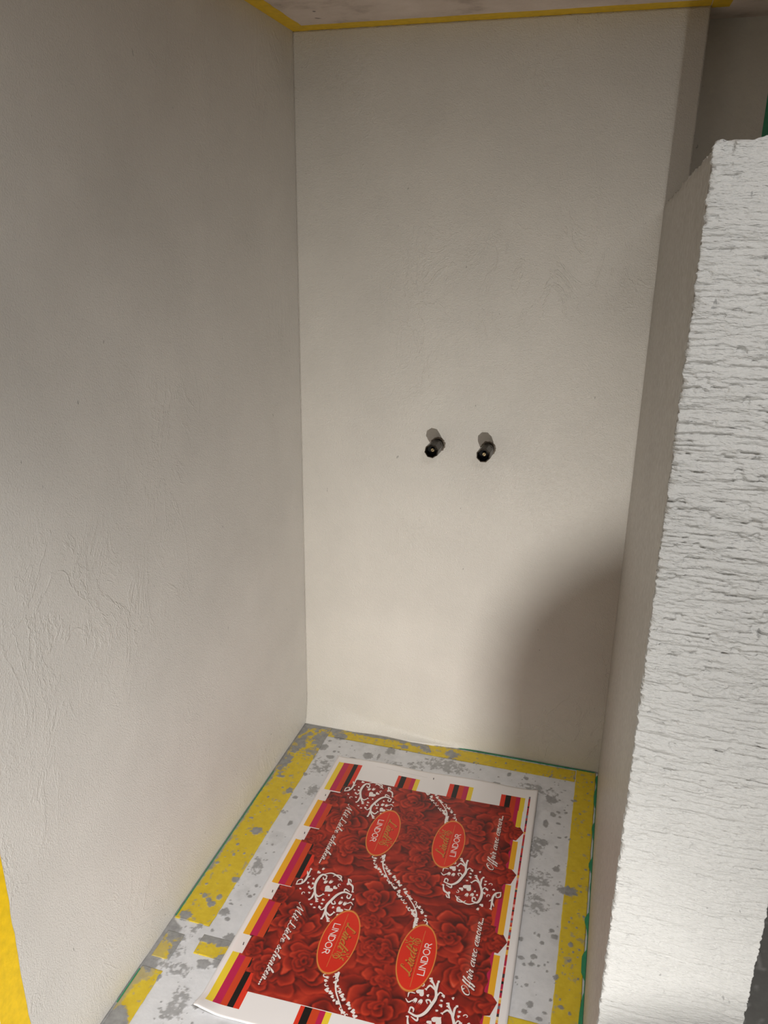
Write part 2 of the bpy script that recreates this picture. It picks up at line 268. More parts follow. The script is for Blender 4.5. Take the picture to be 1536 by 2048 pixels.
# ---------------------------------------------------------------- stains: dried plaster splashes measured on the floor
rs = np.random.RandomState(4)
spots = [tuple(bb) for bb in BLOBS]
def scatter(n, x0, x1, y0, y1, rmin, rmax):
    for _ in range(n):
        r = rmin*(rmax/rmin)**(rs.rand()**2.2)
        spots.append((x0+rs.rand()*(x1-x0), y0+rs.rand()*(y1-y0), r, r*(0.7+0.8*rs.rand()), 0))
scatter(170, 0.84, 0.99, -1.15, -0.02, 0.0010, 0.0036)
scatter(150, 0.15, 0.90, -0.18, -0.02, 0.0010, 0.0040)
scatter(120, 0.02, 0.20, -1.2, -0.02, 0.0010, 0.0035)
scatter(50, 0.02, 0.98, -1.34, -1.1, 0.0015, 0.007)
def stain_field(X, Y):
    n1 = fbm(X*140, Y*140, 3, 101)-0.5; n2 = fbm(X*420, Y*420, 2, 102)-0.5
    s = np.zeros_like(X)
    cloud = fbm(X*90, Y*90, 4, 103, 0.6)
    for (bx, by, rx, ry, k) in spots:
        R = 1.9*max(rx, ry)
        ii = np.where((np.abs(X[:, 0]-bx) < R))[0]; jj = np.where(np.abs(Y[0, :]-by) < R)[0]
        if len(ii) == 0 or len(jj) == 0: continue
        sl = (slice(ii[0], ii[-1]+1), slice(jj[0], jj[-1]+1))
        d = np.sqrt(((X[sl]-bx)/rx)**2 + ((Y[sl]-by)/ry)**2)
        d = d + (1.1*n1[sl] + 0.35*n2[sl])*(0.8 if k == 0 else 1.5)
        v = sstep(1.12, 0.88, d)
        if k: v = v*sstep(0.35, 0.50, cloud[sl])*0.9
        s[sl] = np.maximum(s[sl], v)
    return s
def joint_field(X, Y):
    """grey sealing filler smeared along the wall joints"""
    n = fbm(X*60+3, Y*60, 4, 111, 0.6)-0.5; big = fbm(X*9, Y*9, 2, 112)-0.5
    gap = sstep(-0.90, -0.935, Y)*sstep(-1.115, -1.06, Y) + sstep(-1.14, -1.17, Y)
    wl = 0.0045 + 0.012*np.clip(big*2+0.2, 0, 1) + 0.034*np.clip(gap, 0, 1) + 0.016*sstep(-0.16, -0.02, Y)
    wb = np.where(X < 0.55, 0.016 + 0.016*big, 0.006) + 0.022*sstep(0.16, 0.02, X)
    j = sstep(0.004, -0.004, X - wl + n*0.022)
    j = np.maximum(j, sstep(0.004, -0.004, -Y - wb + n*0.030))
    return j

nx, ny = 430, 610
gx = np.linspace(0, W, nx); gy = np.linspace(-1.36, 0, ny)
X, Y = np.meshgrid(gx, gy, indexing='ij')
S = stain_field(X, Y); J = joint_field(X, Y); smear = 0.22*sstep(0.58, 0.74, fbm(X*16, Y*16, 5, 130, 0.6))
A = np.clip(np.maximum(np.maximum(S, J), smear), 0, 1)
Zf = 0.0007*S + 0.0012*J*(0.5+fbm(X*90, Y*90, 3, 131)) + 0.0006*(fbm(X*7, Y*7, 3, 132)-0.5)
slab('floor', np.stack([X, Y, Zf-0.0004], -1), lambda p: np.stack([p[:, 0], p[:, 1], 0*p[:, 0]-0.12], -1), M['floor'], attr=A, kind='structure')
# floor of the rest of the room
def room_floor(name, x0, x1, y0, y1, n):
    gx = np.linspace(x0, x1, n[0]); gy = np.linspace(y0, y1, n[1]); X, Y = np.meshgrid(gx, gy, indexing='ij')
    a = sstep(0.66, 0.72, fbm(X*70, Y*55, 3, 150))
    slab(name, np.stack([X, Y, 0*X], -1), (0, 0, -0.12), M['dark_floor'], attr=a, kind='structure')
room_floor('floor', W+T, XR, -1.36, REC, (190, 190))
room_floor('floor', -0.12, XR, YB-0.1, -1.36, (60, 60))

# ---------------------------------------------------------------- adhesive tapes
def tape(x0, x1, y0, y1, label, torn=(), step=0.0021, joint=1.0):
    nx, ny = max(8, int((x1-x0)/step)), max(8, int((y1-y0)/step))
    gx = np.linspace(x0, x1, nx); gy = np.linspace(y0, y1, ny); X, Y = np.meshgrid(gx, gy, indexing='ij')
    s = stain_field(X, Y); j = joint_field(X, Y)*joint
    n = fbm(X*75, Y*75, 4, 160, 0.62)
    t = np.zeros_like(X)
    for (tx, ty, rx, ry) in torn:
        d = np.sqrt(((X-tx)/rx)**2+((Y-ty)/ry)**2); t = np.maximum(t, sstep(1.15, 0.85, d+(n-0.5)*2.6))
    worn = 0.55*sstep(0.66, 0.74, n)
    a = np.clip(np.maximum(np.maximum(s, j), np.maximum(t, worn)), 0, 1)
    lift = 0.0009*np.maximum(s, np.maximum(t, j)) + 0.0006*(fbm(X*20, Y*20, 2, 161)) 
    wx = (fbm(Y*55, X*0, 3, 162)-0.5)*0.003; wy = (fbm(X*55, Y*0, 3, 163)-0.5)*0.003
    ex = np.where((gx == gx[0]) | (gx == gx[-1]), 1, 0)[:, None]; ey = np.where((gy == gy[0]) | (gy == gy[-1]), 1, 0)[None, :]
    G = np.stack([X+wx*ex*0.6, Y+wy*ey*0.6, 0.0012+lift], -1)
    return slab('masking_tape', G, lambda p: np.stack([p[:, 0], p[:, 1], 0*p[:, 0]+0.0002], -1), M['yellow'], attr=a,
                label=label, cat='tape')
tape(0.004, 0.100, -0.905, -0.012, 'long worn yellow tape on the floor along the left wall', [(0.05, -0.02, 0.06, 0.03), (0.095, -0.10, 0.03, 0.05), (0.03, -0.13, 0.02, 0.06), (0.05, -0.93, 0.05, 0.02), (0.02, -0.25, 0.016, 0.05)])
tape(0.010, 0.055, -1.020, -0.945, 'short torn yellow tape scrap between two lengths on the left floor', [(0.03, -0.945, 0.03, 0.024), (0.055, -0.985, 0.014, 0.03)], joint=0.35)
tape(0.006, 0.058, -1.33, -1.050, 'yellow floor tape nearest the viewer along the left wall', [(0.02, -1.19, 0.03, 0.022), (0.018, -1.05, 0.02, 0.012)], joint=0.6)
tape(0.102, 0.925, -0.068, -0.012, 'ragged yellow tape on the floor along the back wall', [(0.12, -0.03, 0.03, 0.03), (0.20, -0.02, 0.04, 0.012), (0.44, -0.045, 0.02, 0.02), (0.53, -0.05, 0.018, 0.03), (0.32, -0.02, 0.10, 0.010)])
tape(0.928, 0.988, -0.925, -0.004, 'dusty yellow tape on the floor along the partition wall', [])
tape(0.10, 0.925, -0.985, -0.930, 'yellow tape crossing the floor under the printed sheet', [(0.11, -0.93, 0.05, 0.018), (0.17, -0.935, 0.04, 0.016), (0.19, -0.985, 0.03, 0.012)], joint=0)
tape(0.928, 0.988, -1.33, -0.928, 'yellow floor tape by the partition, nearest the viewer', [])

box('green_tape', 0.0030, 0.0058, -0.90, -0.30, 0.0012, 0.0030, M['green'], label='thin green tape edge on the floor at the left wall', cat='tape')
box('green_tape', 0.40, 0.985, -0.0060, -0.003, 0.0012, 0.0034, M['green'], label='thin green tape edge on the floor at the back wall', cat='tape')
box('green_tape', 0.0035, 0.0065, -1.15, -1.06, 0.0012, 0.0030, M['green'], label='short green tape edge at the left wall, nearest the viewer', cat='tape')
bm = bmesh.new()
yy = np.linspace(-0.02, -1.30, 120); prev = None
for y in yy:
    wv2 = -0.0030 + 0.016*max(0.0, vnoise(np.array([y*26]), np.array([2.0]), 8)[0]-0.40)
    a = [bm.verts.new(p) for p in ((0.9895-wv2, y, 0.0026), (0.9895-wv2, y, 0.0050), (0.9938, y, 0.0050), (0.9938, y, 0.0026))]
    if prev:
        for i in range(4): bm.faces.new((prev[i], a[i], a[(i+1) % 4], prev[(i+1) % 4]))
    else: bm.faces.new(a[::-1])
    prev = a
bm.faces.new(prev); bmesh.ops.recalc_face_normals(bm, faces=bm.faces)
obj('green_tape', from_bm(bm, 'green_tape'), M['green'], label='green tape edge on the floor at the foot of the partition', cat='tape')
box('green_tape', 1.212, 1.250, REC-0.0006, REC-0.0001, 1.60, 1.98, M['green'], label='dark green tape strip on the recessed wall above the partition', cat='tape')

def strip(name, pts_a, pts_b, th, material, **kw):
    """a thin ribbon between two edge polylines, thickened along th"""
    bm = bmesh.new(); th = Vector(th); prev = None
    for a, c in zip(pts_a, pts_b):
        a = Vector(a); c = Vector(c); v = [bm.verts.new(p) for p in (a, c, c+th, a+th)]
        if prev:
            for i in range(4): bm.faces.new((prev[i], v[i], v[(i+1) % 4], prev[(i+1) % 4]))
        else: bm.faces.new(v[::-1])
        prev = v
    bm.faces.new(prev); bmesh.ops.recalc_face_normals(bm, faces=bm.faces)
    return obj(name, from_bm(bm, name), material, **kw)
def wig(t, s, a=0.0015): return a*(vnoise(np.array([t*40]), np.array([s]), 31)[0]-0.5)*2
ts = np.linspace(0, 1, 90)
strip('ceiling_tape', [(0.0+0.001, -1.7*t, H) for t in ts], [(0.045+wig(t*1.7, 1), -1.7*t, H) for t in ts], (0, 0, -0.0006), M['yellow_ceiling'], label='yellow tape on the ceiling running along the left wall', cat='tape')
strip('ceiling_tape', [(0.046+1.000*t, -0.001-wig(t, 2, 0.001), H) for t in ts], [(0.046+1.000*t, -0.050+wig(t, 3), H) for t in ts], (0, 0, -0.0006), M['yellow_ceiling'], label='yellow tape on the ceiling running along the back wall', cat='tape')
strip('ceiling_tape', [(1.048+0.040*t, 0.018+wig(t, 4, .003), H) for t in ts], [(1.048+0.044*t, -0.055, H) for t in ts], (0, 0, -0.0006), M['yellow_ceiling'], label='short yellow ceiling tape end past the corner of the back wall', cat='tape')
strip('wall_tape', [(0, -1.384+wig(t*2, 6, 0.002), H*t) for t in ts], [(0, -1.445, H*t) for t in ts], (0.0007, 0, 0), M['yellow_clean'], label='bright yellow vertical tape on the near edge of the left wall', cat='tape')

# ---------------------------------------------------------------- water outlets
def ring_tube(bm, prof, n, rot=0.0, close=True):
    """prof: list of (radius, y); axis along -y"""
    rings = []
    for (r, y) in prof:
        rings.append([bm.verts.new((r*math.cos(rot+2*math.pi*k/n), y, r*math.sin(rot+2*math.pi*k/n))) for k in range(n)])
    for a, c in zip(rings, rings[1:]):
        for k in range(n): bm.faces.new((a[k], a[(k+1) % n], c[(k+1) % n], c[k]))
    if close:
        bm.faces.new(rings[0][::-1]); bm.faces.new(rings[-1])
    bmesh.ops.recalc_face_normals(bm, faces=bm.faces)
def outlet(x, z, rot, seed, label):
    L = 0.088
    r = bpy.data.objects.new('water_outlet', None); COL.objects.link(r); r.location = (x, 0, z)
    r.empty_display_size = 0.05
    r['label'] = label; r['category'] = 'pipe outlet'; r['group'] = 'pipe outlets on the back wall'
    bm = bmesh.new(); ring_tube(bm, [(0.0175, 0.010), (0.0175, -0.024), (0.0195, -0.027), (0.0200, -0.034)], 24)
    obj('pipe', from_bm(bm, 'pipe'), M['dark_brass'], r)
    bm = bmesh.new(); ring_tube(bm, [(0.0200, -0.034), (0.0208, -0.036), (0.0208, -L+0.002), (0.0200, -L), (0.0176, -L), (0.0170, -L+0.002), (0.0168, -L+0.026)], 8, rot, False)
    obj('octagonal_sleeve', from_bm(bm, 'sleeve'), M['dark_brass'], r)
    bm = bmesh.new(); ring_tube(bm, [(0.0160, -L+0.0015), (0.0158, -L+0.025), (0.002, -L+0.0255)], 24, 0, False)
    obj('bore', from_bm(bm, 'bore'), M['bore'], r)
    # slotted brass plug deep in the bore
    bm = bmesh.new(); ring_tube(bm, [(0.0052, -L+0.025), (0.0052, -L+0.0165), (0.0046, -L+0.0155)], 20)
    pl = obj('plug_screw', from_bm(bm, 'plug'), M['brass'], r, label='brass slotted screw')
    bm = bmesh.new(); a = rot+0.5; c, s = math.cos(a), math.sin(a)
    for (u0, u1, w0, w1) in ((-0.0045, 0.0045, -0.0007, 0.0007),):
        box_bm(bm, u0, u1, -L+0.0152, -L+0.0160, w0, w1)
    for v in bm.verts: v.co.x, v.co.z = v.co.x*c - v.co.z*s, v.co.x*s + v.co.z*c
    obj('slot', from_bm(bm, 'slot'), M['bore'], pl)
    # ragged collar of filler and chipped edge where the pipe leaves the wall
    rr = np.random.RandomState(seed); bm = bmesh.new(); n = 40; rings = []
    for (rad, y, j) in ((0.0172, -0.0005, 0), (0.0180, -0.0030, 0.0010), (0.0198, -0.0022, 0.0022), (0.0222, -0.0004, 0.0036)):
        rings.append([bm.verts.new(((rad+j*(rr.rand()-0.4))*math.cos(2*math.pi*k/n), y, (rad+j*(rr.rand()-0.4))*math.sin(2*math.pi*k/n))) for k in range(n)])
    for a, c in zip(rings, rings[1:]):
        for k in range(n): bm.faces.new((a[k], a[(k+1) % n], c[(k+1) % n], c[k]))
    bmesh.ops.recalc_face_normals(bm, faces=bm.faces)
    obj('filler_collar', from_bm(bm, 'collar'), M['grime'], r)
    return r
outlet(0.4352, 1.0330, 0.20, 1, 'left of the two dark pipe outlets on the back wall')
outlet(0.5852, 1.0330, 0.42, 2, 'right of the two dark pipe outlets, nearer the partition')

# ---------------------------------------------------------------- the printed sheet: its flat print is computed here
PW, PH = 1400, 2000
IMG = np.zeros((PH, PW, 3), np.float32); IMG[:] = (0.93, 0.915, 0.91)
YEL, ORY, MAG, ORA, BLK, RED = (0.93, 0.80, 0.20), (0.93, 0.68, 0.13), (0.74, 0.09, 0.30), (0.80, 0.25, 0.10), (0.055, 0.035, 0.035), (0.87, 0.20, 0.10)
WHT, GOLD = (0.93, 0.90, 0.885), (0.76, 0.50, 0.20)
def rect(x0, x1, y0, y1, c):
    IMG[max(0, int(y0)):max(0, int(y1)), max(0, int(x0)):max(0, int(x1))] = c
def blend(sl, a, c):
    a = a[..., None]; IMG[sl] = IMG[sl]*(1-a) + np.asarray(c, np.float32)*a
def window(x0, x1, y0, y1):
    x0, x1, y0, y1 = max(0, int(x0)), min(PW, int(x1)+1), max(0, int(y0)), min(PH, int(y1)+1)
    if x1 <= x0 or y1 <= y0: return None
    yy, xx = np.mgrid[y0:y1, x0:x1]; return (slice(y0, y1), slice(x0, x1)), xx.astype(np.float32), yy.astype(np.float32)
def spline(pts, n=8):
    p = np.array(pts, float); p = np.vstack([2*p[0]-p[1], p, 2*p[-1]-p[-2]]); out = []
    for i in range(1, len(p)-2):
        for t in np.linspace(0, 1, n, endpoint=False):
            out.append(0.5*((2*p[i])+(-p[i-1]+p[i+1])*t+(2*p[i-1]-5*p[i]+4*p[i+1]-p[i+2])*t*t+(-p[i-1]+3*p[i]-3*p[i+1]+p[i+2])*t**3))
    out.append(p[-2]); return np.array(out)
def stroke(pts, wid, c, soft=1.0, alpha=1.0):
    """pts (n,2) in print pixels; wid scalar or per-point full widths"""
    pts = np.asarray(pts, float); wid = np.broadcast_to(np.asarray(wid, float), (len(pts),)); m = wid.max()/2+2*soft+1
    w = window(pts[:, 0].min()-m, pts[:, 0].max()+m, pts[:, 1].min()-m, pts[:, 1].max()+m)
    if w is None: return
    sl, xx, yy = w; a = np.zeros(xx.shape, np.float32)
    for i in range(len(pts)-1):
        p, q = pts[i], pts[i+1]; d = q-p; L2 = d@d+1e-9
        t = np.clip(((xx-p[0])*d[0]+(yy-p[1])*d[1])/L2, 0, 1)
        dist = np.hypot(xx-p[0]-t*d[0], yy-p[1]-t*d[1]); hw = (wid[i]*(1-t)+wid[i+1]*t)/2
        a = np.maximum(a, np.clip((hw-dist)/soft+0.5, 0, 1))
    blend(sl, a*alpha, c)
def poly_mask(xx, yy, pts):
    ins = np.zeros(xx.shape, bool); n = len(pts)
    for i in range(n):
        x1, y1 = pts[i]; x2, y2 = pts[(i+1) % n]
        if y1 == y2: continue
        ins ^= ((yy < y1) != (yy < y2)) & (xx < (x2-x1)*(yy-y1)/(y2-y1)+x1)
    return ins
U = lambda u: u*PW
V = lambda v: v*PH
PER, CS = 834, 1280            # repeat length and centre of point symmetry (y + y' = CS, x + x' = 1436)
# colour bars
xs = [U(a) for a in (0.020, 0.0465, 0.0745, 0.099, 0.120, 0.142)]
for y0, y1, yc in ((62, 364, YEL), (470, 726, ORY), (848, 1204, ORY), (1316, 1570, ORY), (1680, 1974, YEL)):
    for k, c in enumerate((yc, MAG, ORA, BLK, RED)): rect(xs[k], xs[k+1], y0, y1, c)
for y0, y1 in ((96, 384), (512, 746), (868, 1224), (1350, 1596), (1700, 1974)):
    yc = YEL if y0 < 110 else ORY
    for a, c2_, c in ((0.835, 0.857, RED), (0.880, 0.905, ORA), (0.905, 0.9225, MAG), (0.9225, 0.9445, yc)): rect(U(a), U(c2_), y0, y1, c)
rect(U(0.880), U(0.9225), 96, 1974, ORA); rect(U(0.905), U(0.9225), 96, 1974, MAG)
def grp(us, y0, y1):
    for k, c in enumerate((RED, BLK, ORA, MAG, YEL)): rect(U(us[k]), U(us[k+1]), y0, y1, c)
G = ((0.333, 0.348, 0.374, 0.401, 0.420, 0.441), (0.586, 0.608, 0.632, 0.656, 0.679, 0.701), (0.835, 0.857, 0.881, 0.905, 0.925, 0.947))
for y0, y1 in ((90, 230), (1874, 1982)):
    for g in G: grp(g, y0+6 if g is not G[1] else y0-8, y1)
TOP, BOT = IMG[:214].copy(), IMG[1876:].copy()
# roses --------------------------------------------------------------------
yy, xx = np.mgrid[0:PH, 0:PW].astype(np.float32)
ROS = [(623, 324, 118), (244, 606, 105), (391, 812, 112), (673, 636, 78), (768, 610, 78), (209, 905, 80), (420, 352, 80), (95, 455, 70), (105, 815, 70), (640, 470, 70), (530, 650, 66)]
full = []
for (rx, ry, rr_) in ROS:
    for a in ((rx, ry), (1436-rx, CS-ry)):
        for k in (-2, -1, 0, 1, 2, 3):
            y = a[1]+k*PER
            if -150 < y < PH+150 and not any(abs(a[0]-f[0]) < 40 and abs(y-f[1]) < 40 for f in full): full.append((a[0], y, rr_))
wx = 58*(fbm(xx/80, yy/80, 3, 201)-0.5)+10*(fbm(xx/22, yy/22, 2, 203)-0.5); wy = 58*(fbm(xx/80, yy/80, 3, 202)-0.5)+10*(fbm(xx/22, yy/22, 2, 204)-0.5)
best = np.full((PH, PW), 1e9, np.float32); shade = np.zeros((PH, PW), np.float32)
rq = np.random.RandomState(12)
for (rx, ry, rr_) in full:
    w = window(rx-4.2*rr_, rx+4.2*rr_, ry-4.2*rr_, ry+4.2*rr_)
    if w is None: continue
    sl, x, y = w; dx = (x+wx[sl]-rx)/rr_; dy = (y+wy[sl]-ry)/rr_*1.06
    r = np.hypot(dx, dy); th = np.arctan2(dy, dx) + 1.1*np.log(r+0.15); ph = rq.rand(9)*6.28
    K = 7; layer = np.zeros_like(r); val = np.zeros_like(r)
    radii = [2.6, 1.75, 1.22, 0.86, 0.58, 0.36, 0.19, 0.06]
    for k in range(K):
        n = (5, 5, 4, 4, 3, 3, 2)[k]
        def rim(k):
            n = (5, 5, 4, 4, 3, 3, 2, 2)[k]
            return radii[k]*(1+0.26*(np.abs(np.cos(n/2*(th-ph[k])))*2-1.15))
        ro = rim(k); ri = rim(k+1) if k < K-1 else 0.04
        t = np.clip((ro-r)/np.maximum(ro-ri, 0.03), 0, 1)
        vv = 0.98*np.exp(-t*1.8) + 0.28*np.exp(-((t-0.10)/0.07)**2) - 0.42*sstep(0.72, 1.0, t) - 0.16*np.exp(-(1-np.abs(np.cos((5, 5, 4, 4, 3, 3, 2)[k]/2*(th-ph[k]))))*0-np.abs(np.cos((5, 5, 4, 4, 3, 3, 2)[k]/2*(th-ph[k])))*9)
        light_dir = 0.10*np.sin(th-0.9)
        inside = r < ro
        val = np.where(inside, vv + light_dir - 0.015*k, val)
    val = np.where(r > 2.6, 0.2, val)
    better = r < best[sl]
    best[sl] = np.where(better, r, best[sl]); shade[sl] = np.where(better, val, shade[sl])
shade = shade*0.70 + 0.12 + 0.42*(fbm(xx/75, yy/48, 4, 210)-0.5) + 0.05*(fbm(xx/9, yy/9, 2, 212)-0.5)
for ax in (0, 1):                     # soften like a photographic print
    shade = sum(np.roll(shade, k, ax) for k in range(-4, 5))/9
    shade = sum(np.roll(shade, k, ax) for k in range(-3, 4))/7
# silk-like folds in the gaps between blossoms
fold = 0.5+0.5*np.sin((yy+0.35*xx)/19 + 7*fbm(xx/120, yy/90, 3, 215)); gapm = sstep(1.15, 1.9, best)
shade = shade*(1-0.55*gapm) + gapm*0.55*(0.12+0.62*fold*fbm(xx/70, yy/50, 3, 216)*1.5)
s = np.clip(shade, 0, 1)[..., None]
dark, midc, hi, top = np.array((0.28, 0.045, 0.035)), np.array((0.61, 0.135, 0.07)), np.array((0.78, 0.24, 0.14)), np.array((0.90, 0.46, 0.36))
rose = np.where(s < 0.42, dark+(midc-dark)*s/0.42, np.where(s < 0.78, midc+(hi-midc)*(s-0.42)/0.36, hi+(top-hi)*np.clip((s-0.78)/0.3, 0, 1)))
phi = (yy-216) % PER
def lb(p):
    out = np.full(p.shape, 0.10, np.float32)
    out = np.where(p < 84, 0.142-0.016*p/84, out); out = np.where((p >= 84) & (p < 158), 0.10, out)
    out = np.where((p >= 158) & (p < 280), 0.050+0.0*p, out); out = np.where((p >= 516) & (p < 645), 0.050, out)
    out = np.where((p >= 645) & (p < 700), 0.103, out); out = np.where(p >= 726, 0.134, out); return out
def rb(p):
    q = (CS-(p+216)-216) % PER
    o = 1.026-lb(q); return np.where(o > 0.945, 0.912, o)
left_b = lb(phi)*PW + 5*np.sin(yy/17) + 9*(fbm(yy/40, xx*0, 2, 220)-0.5); right_b = np.minimum(rb(phi), 0.915)*PW + 5*np.sin(yy/15+1)+9*(fbm(yy/40, xx*0+3, 2, 221)-0.5)
mask = (xx > left_b) & (xx < right_b) & (yy > 213) & (yy < 1876)
for k in (-1, 0, 1, 2):            # petals that stick out on the right
    for pts in ([(1270, 376), (1304, 386), (1322, 382), (1346, 424), (1308, 504), (1270, 500)], [(1270, 740), (1312, 747), (1341, 782), (1317, 858), (1270, 872)]):
        mask |= poly_mask(xx, yy, [(a, c+k*PER) for a, c in pts]) & (yy < 1876) & (yy > 213)
IMG[mask] = rose[mask].astype(np.float32)
# white flap tabs at the left edge, with tiny printed ticks
for y0 in (364, 730, 1208, 1572):
    w = window(20, 82, y0-4, y0+118); sl, x, y = w
    d = sstep(40, 36, np.maximum(np.abs(x-40)-0, 0))*(np.abs(y-y0-56) < 56-12*np.clip((28-x)/8, 0, 1)); blend(sl, d.astype(np.float32)*(x < 78), (0.92, 0.885, 0.875))
    stroke([(57, y0+48), (60, y0+62)], 5, (0.35, 0.3, 0.3))
# white damask -----------------------------------------------------------------
def T0(k, flip):
    def f(p):
        p = np.asarray(p, float).copy()
        if flip: p = np.array((1436, CS)) - p
        p[..., 1] += k*PER; return p
    return f
def heart(c, r, ang, f, col=WHT):
    t = np.linspace(0, 2*np.pi, 26); hx = 16*np.sin(t)**3; hy = -(13*np.cos(t)-5*np.cos(2*t)-2*np.cos(3*t)-np.cos(4*t))
    p = np.stack([hx, hy], -1)/16*r; ca, sa = math.cos(ang), math.sin(ang)
    p = np.stack([p[:, 0]*ca-p[:, 1]*sa, p[:, 0]*sa+p[:, 1]*ca], -1)+np.array(c); p = f(p)
    w = window(p[:, 0].min()-2, p[:, 0].max()+2, p[:, 1].min()-2, p[:, 1].max()+2)
    if w: blend(w[0], poly_mask(w[1], w[2], p).astype(np.float32), col)
def tulip(c, r, ang, f):
    base = np.array([(-.5, -1), (-.2, -.35), (0, -1.1), (.2, -.35), (.5, -1), (.62, .1), (.3, .8), (-.3, .8), (-.62, .1)])*r
    ca, sa = math.cos(ang), math.sin(ang); p = np.stack([base[:, 0]*ca-base[:, 1]*sa, base[:, 0]*sa+base[:, 1]*ca], -1)+np.array(c); p = f(p)
    w = window(p[:, 0].min()-2, p[:, 0].max()+2, p[:, 1].min()-2, p[:, 1].max()+2)
    if w: blend(w[0], poly_mask(w[1], w[2], p).astype(np.float32), WHT)
def taper(n, w): t = np.linspace(0, 1, n); return w*(0.45+0.75*np.sin(np.pi*np.clip(t*0.85+0.1, 0, 1)))
STP = spline(STRIP, 6)
SHD = (0.20, 0.02, 0.02)
def script_flourish(k, flip):
    f = T0(k, flip)
    # deep red ground behind the block of flourishes
    w = window(*(lambda q: (q[:, 0].min(), q[:, 0].max(), q[:, 1].min(), q[:, 1].max()))(f(np.array([(150, 218), (500, 545)]))))
    if w:
        P4 = f(np.array([(160, 350), (205, 214), (470, 250), (516, 400), (500, 470), (400, 548), (290, 470)]))
        blend(w[0], poly_mask(w[1], w[2], P4).astype(np.float32)*0.45, (0.55, 0.05, 0.04))
    for sh in (1, 0):
        for kind, wd, pts in ORN:
            off = np.array((5, 4)) if sh else np.array((0, 0)); col = SHD if sh else WHT
            if kind == 's':
                q = spline(pts, 7); stroke(f(q)+off, taper(len(q), wd*1.3), col, 1.2, 0.55 if sh else 1)
                if not sh and wd >= 7: heart(np.array(pts[-1]), wd*1.0, 0.5, f)
            elif kind == 'h' and not sh: heart(pts[0], wd*1.2, 0.55, f)
            elif not sh: tulip(pts[0], wd*1.15, 0.3, f)
def fill_lace(k, flip, seed):
    f = T0(k, flip); rk = np.random.RandomState(seed)
    P4 = np.array([(165, 345), (205, 222), (470, 255), (512, 400), (500, 465), (400, 540), (290, 462)], float); n = 0
    for _ in range(900):
        c = np.array((160+rk.rand()*360, 215+rk.rand()*330))
        if not poly_mask(c[None, :1], c[None, 1:], P4)[0, 0]: continue
        d = f(c); w = window(d[0]-15, d[0]+15, d[1]-15, d[1]+15)
        if w is None or IMG[w[0]][..., 2].max() > 0.6: continue
        a = rk.rand()*6.28; kd = rk.randint(3)
        if kd == 0: heart(c, 8, a, f)
        elif kd == 1: tulip(c, 9, a, f)
        else:
            tt = np.linspace(0, 4.6, 12); R0 = 13*np.exp(-tt*0.3)
            stroke(f(np.stack([c[0]+R0*np.cos(tt+a), c[1]+R0*np.sin(tt+a)], -1)), np.linspace(6, 3, 12), WHT)
def strip_flourish(k):
    f = T0(k, False); n = len(STP)
    d = np.gradient(STP, axis=0); d /= np.linalg.norm(d, axis=1)[:, None]; nr = np.stack([-d[:, 1], d[:, 0]], -1)
    rk = np.random.RandomState(3)
    env = lambda t: 28+15*abs(2*t-1)**1.5
    for half in (0, 1):                   # one long tapering scroll from each oval
        ids = np.linspace(0, 0.42, 14) if half == 0 else np.linspace(1, 0.58, 14)
        sgn = -1 if half == 0 else 1
        q = np.array([STP[int(t*(n-1))]+nr[int(t*(n-1))]*sgn*(env(t)*0.9*np.cos((a/13)*2.6)) for a, t in enumerate(ids)])
        stroke(f(q)+np.array((4, 3)), np.linspace(13, 4, 14), SHD, 1.2, 0.6); stroke(f(q), np.linspace(13, 4, 14), WHT)
    for t in np.linspace(0.02, 0.98, 27):
        i = int(t*(n-1)); e = env(t)
        for s_ in (-1, 1):
            c = STP[i]+nr[i]*s_*e*(0.35+0.5*rk.rand()); a = math.atan2(d[i][1], d[i][0])+rk.rand()*2-1
            kind = rk.randint(4)
            if kind == 0: heart(c, 9+5*rk.rand(), a, f)
            elif kind == 1: tulip(c, 9+5*rk.rand(), a, f)
            else:
                tt = np.linspace(0, 4.4, 12); R0 = 13*np.exp(-tt*0.33)
                q = np.stack([c[0]+R0*np.cos(tt*s_+a), c[1]+R0*np.sin(tt*s_+a)], -1)
                stroke(f(q)+np.array((3, 3)), 5, SHD, 1, 0.5); stroke(f(q), np.linspace(7, 3, 12), WHT)
for k in (-1, 0, 1): 
    strip_flourish(k)
for k in (0, 1):
    script_flourish(k, False); script_flourish(k, True); fill_lace(k, False, 5); fill_lace(k, True, 5)
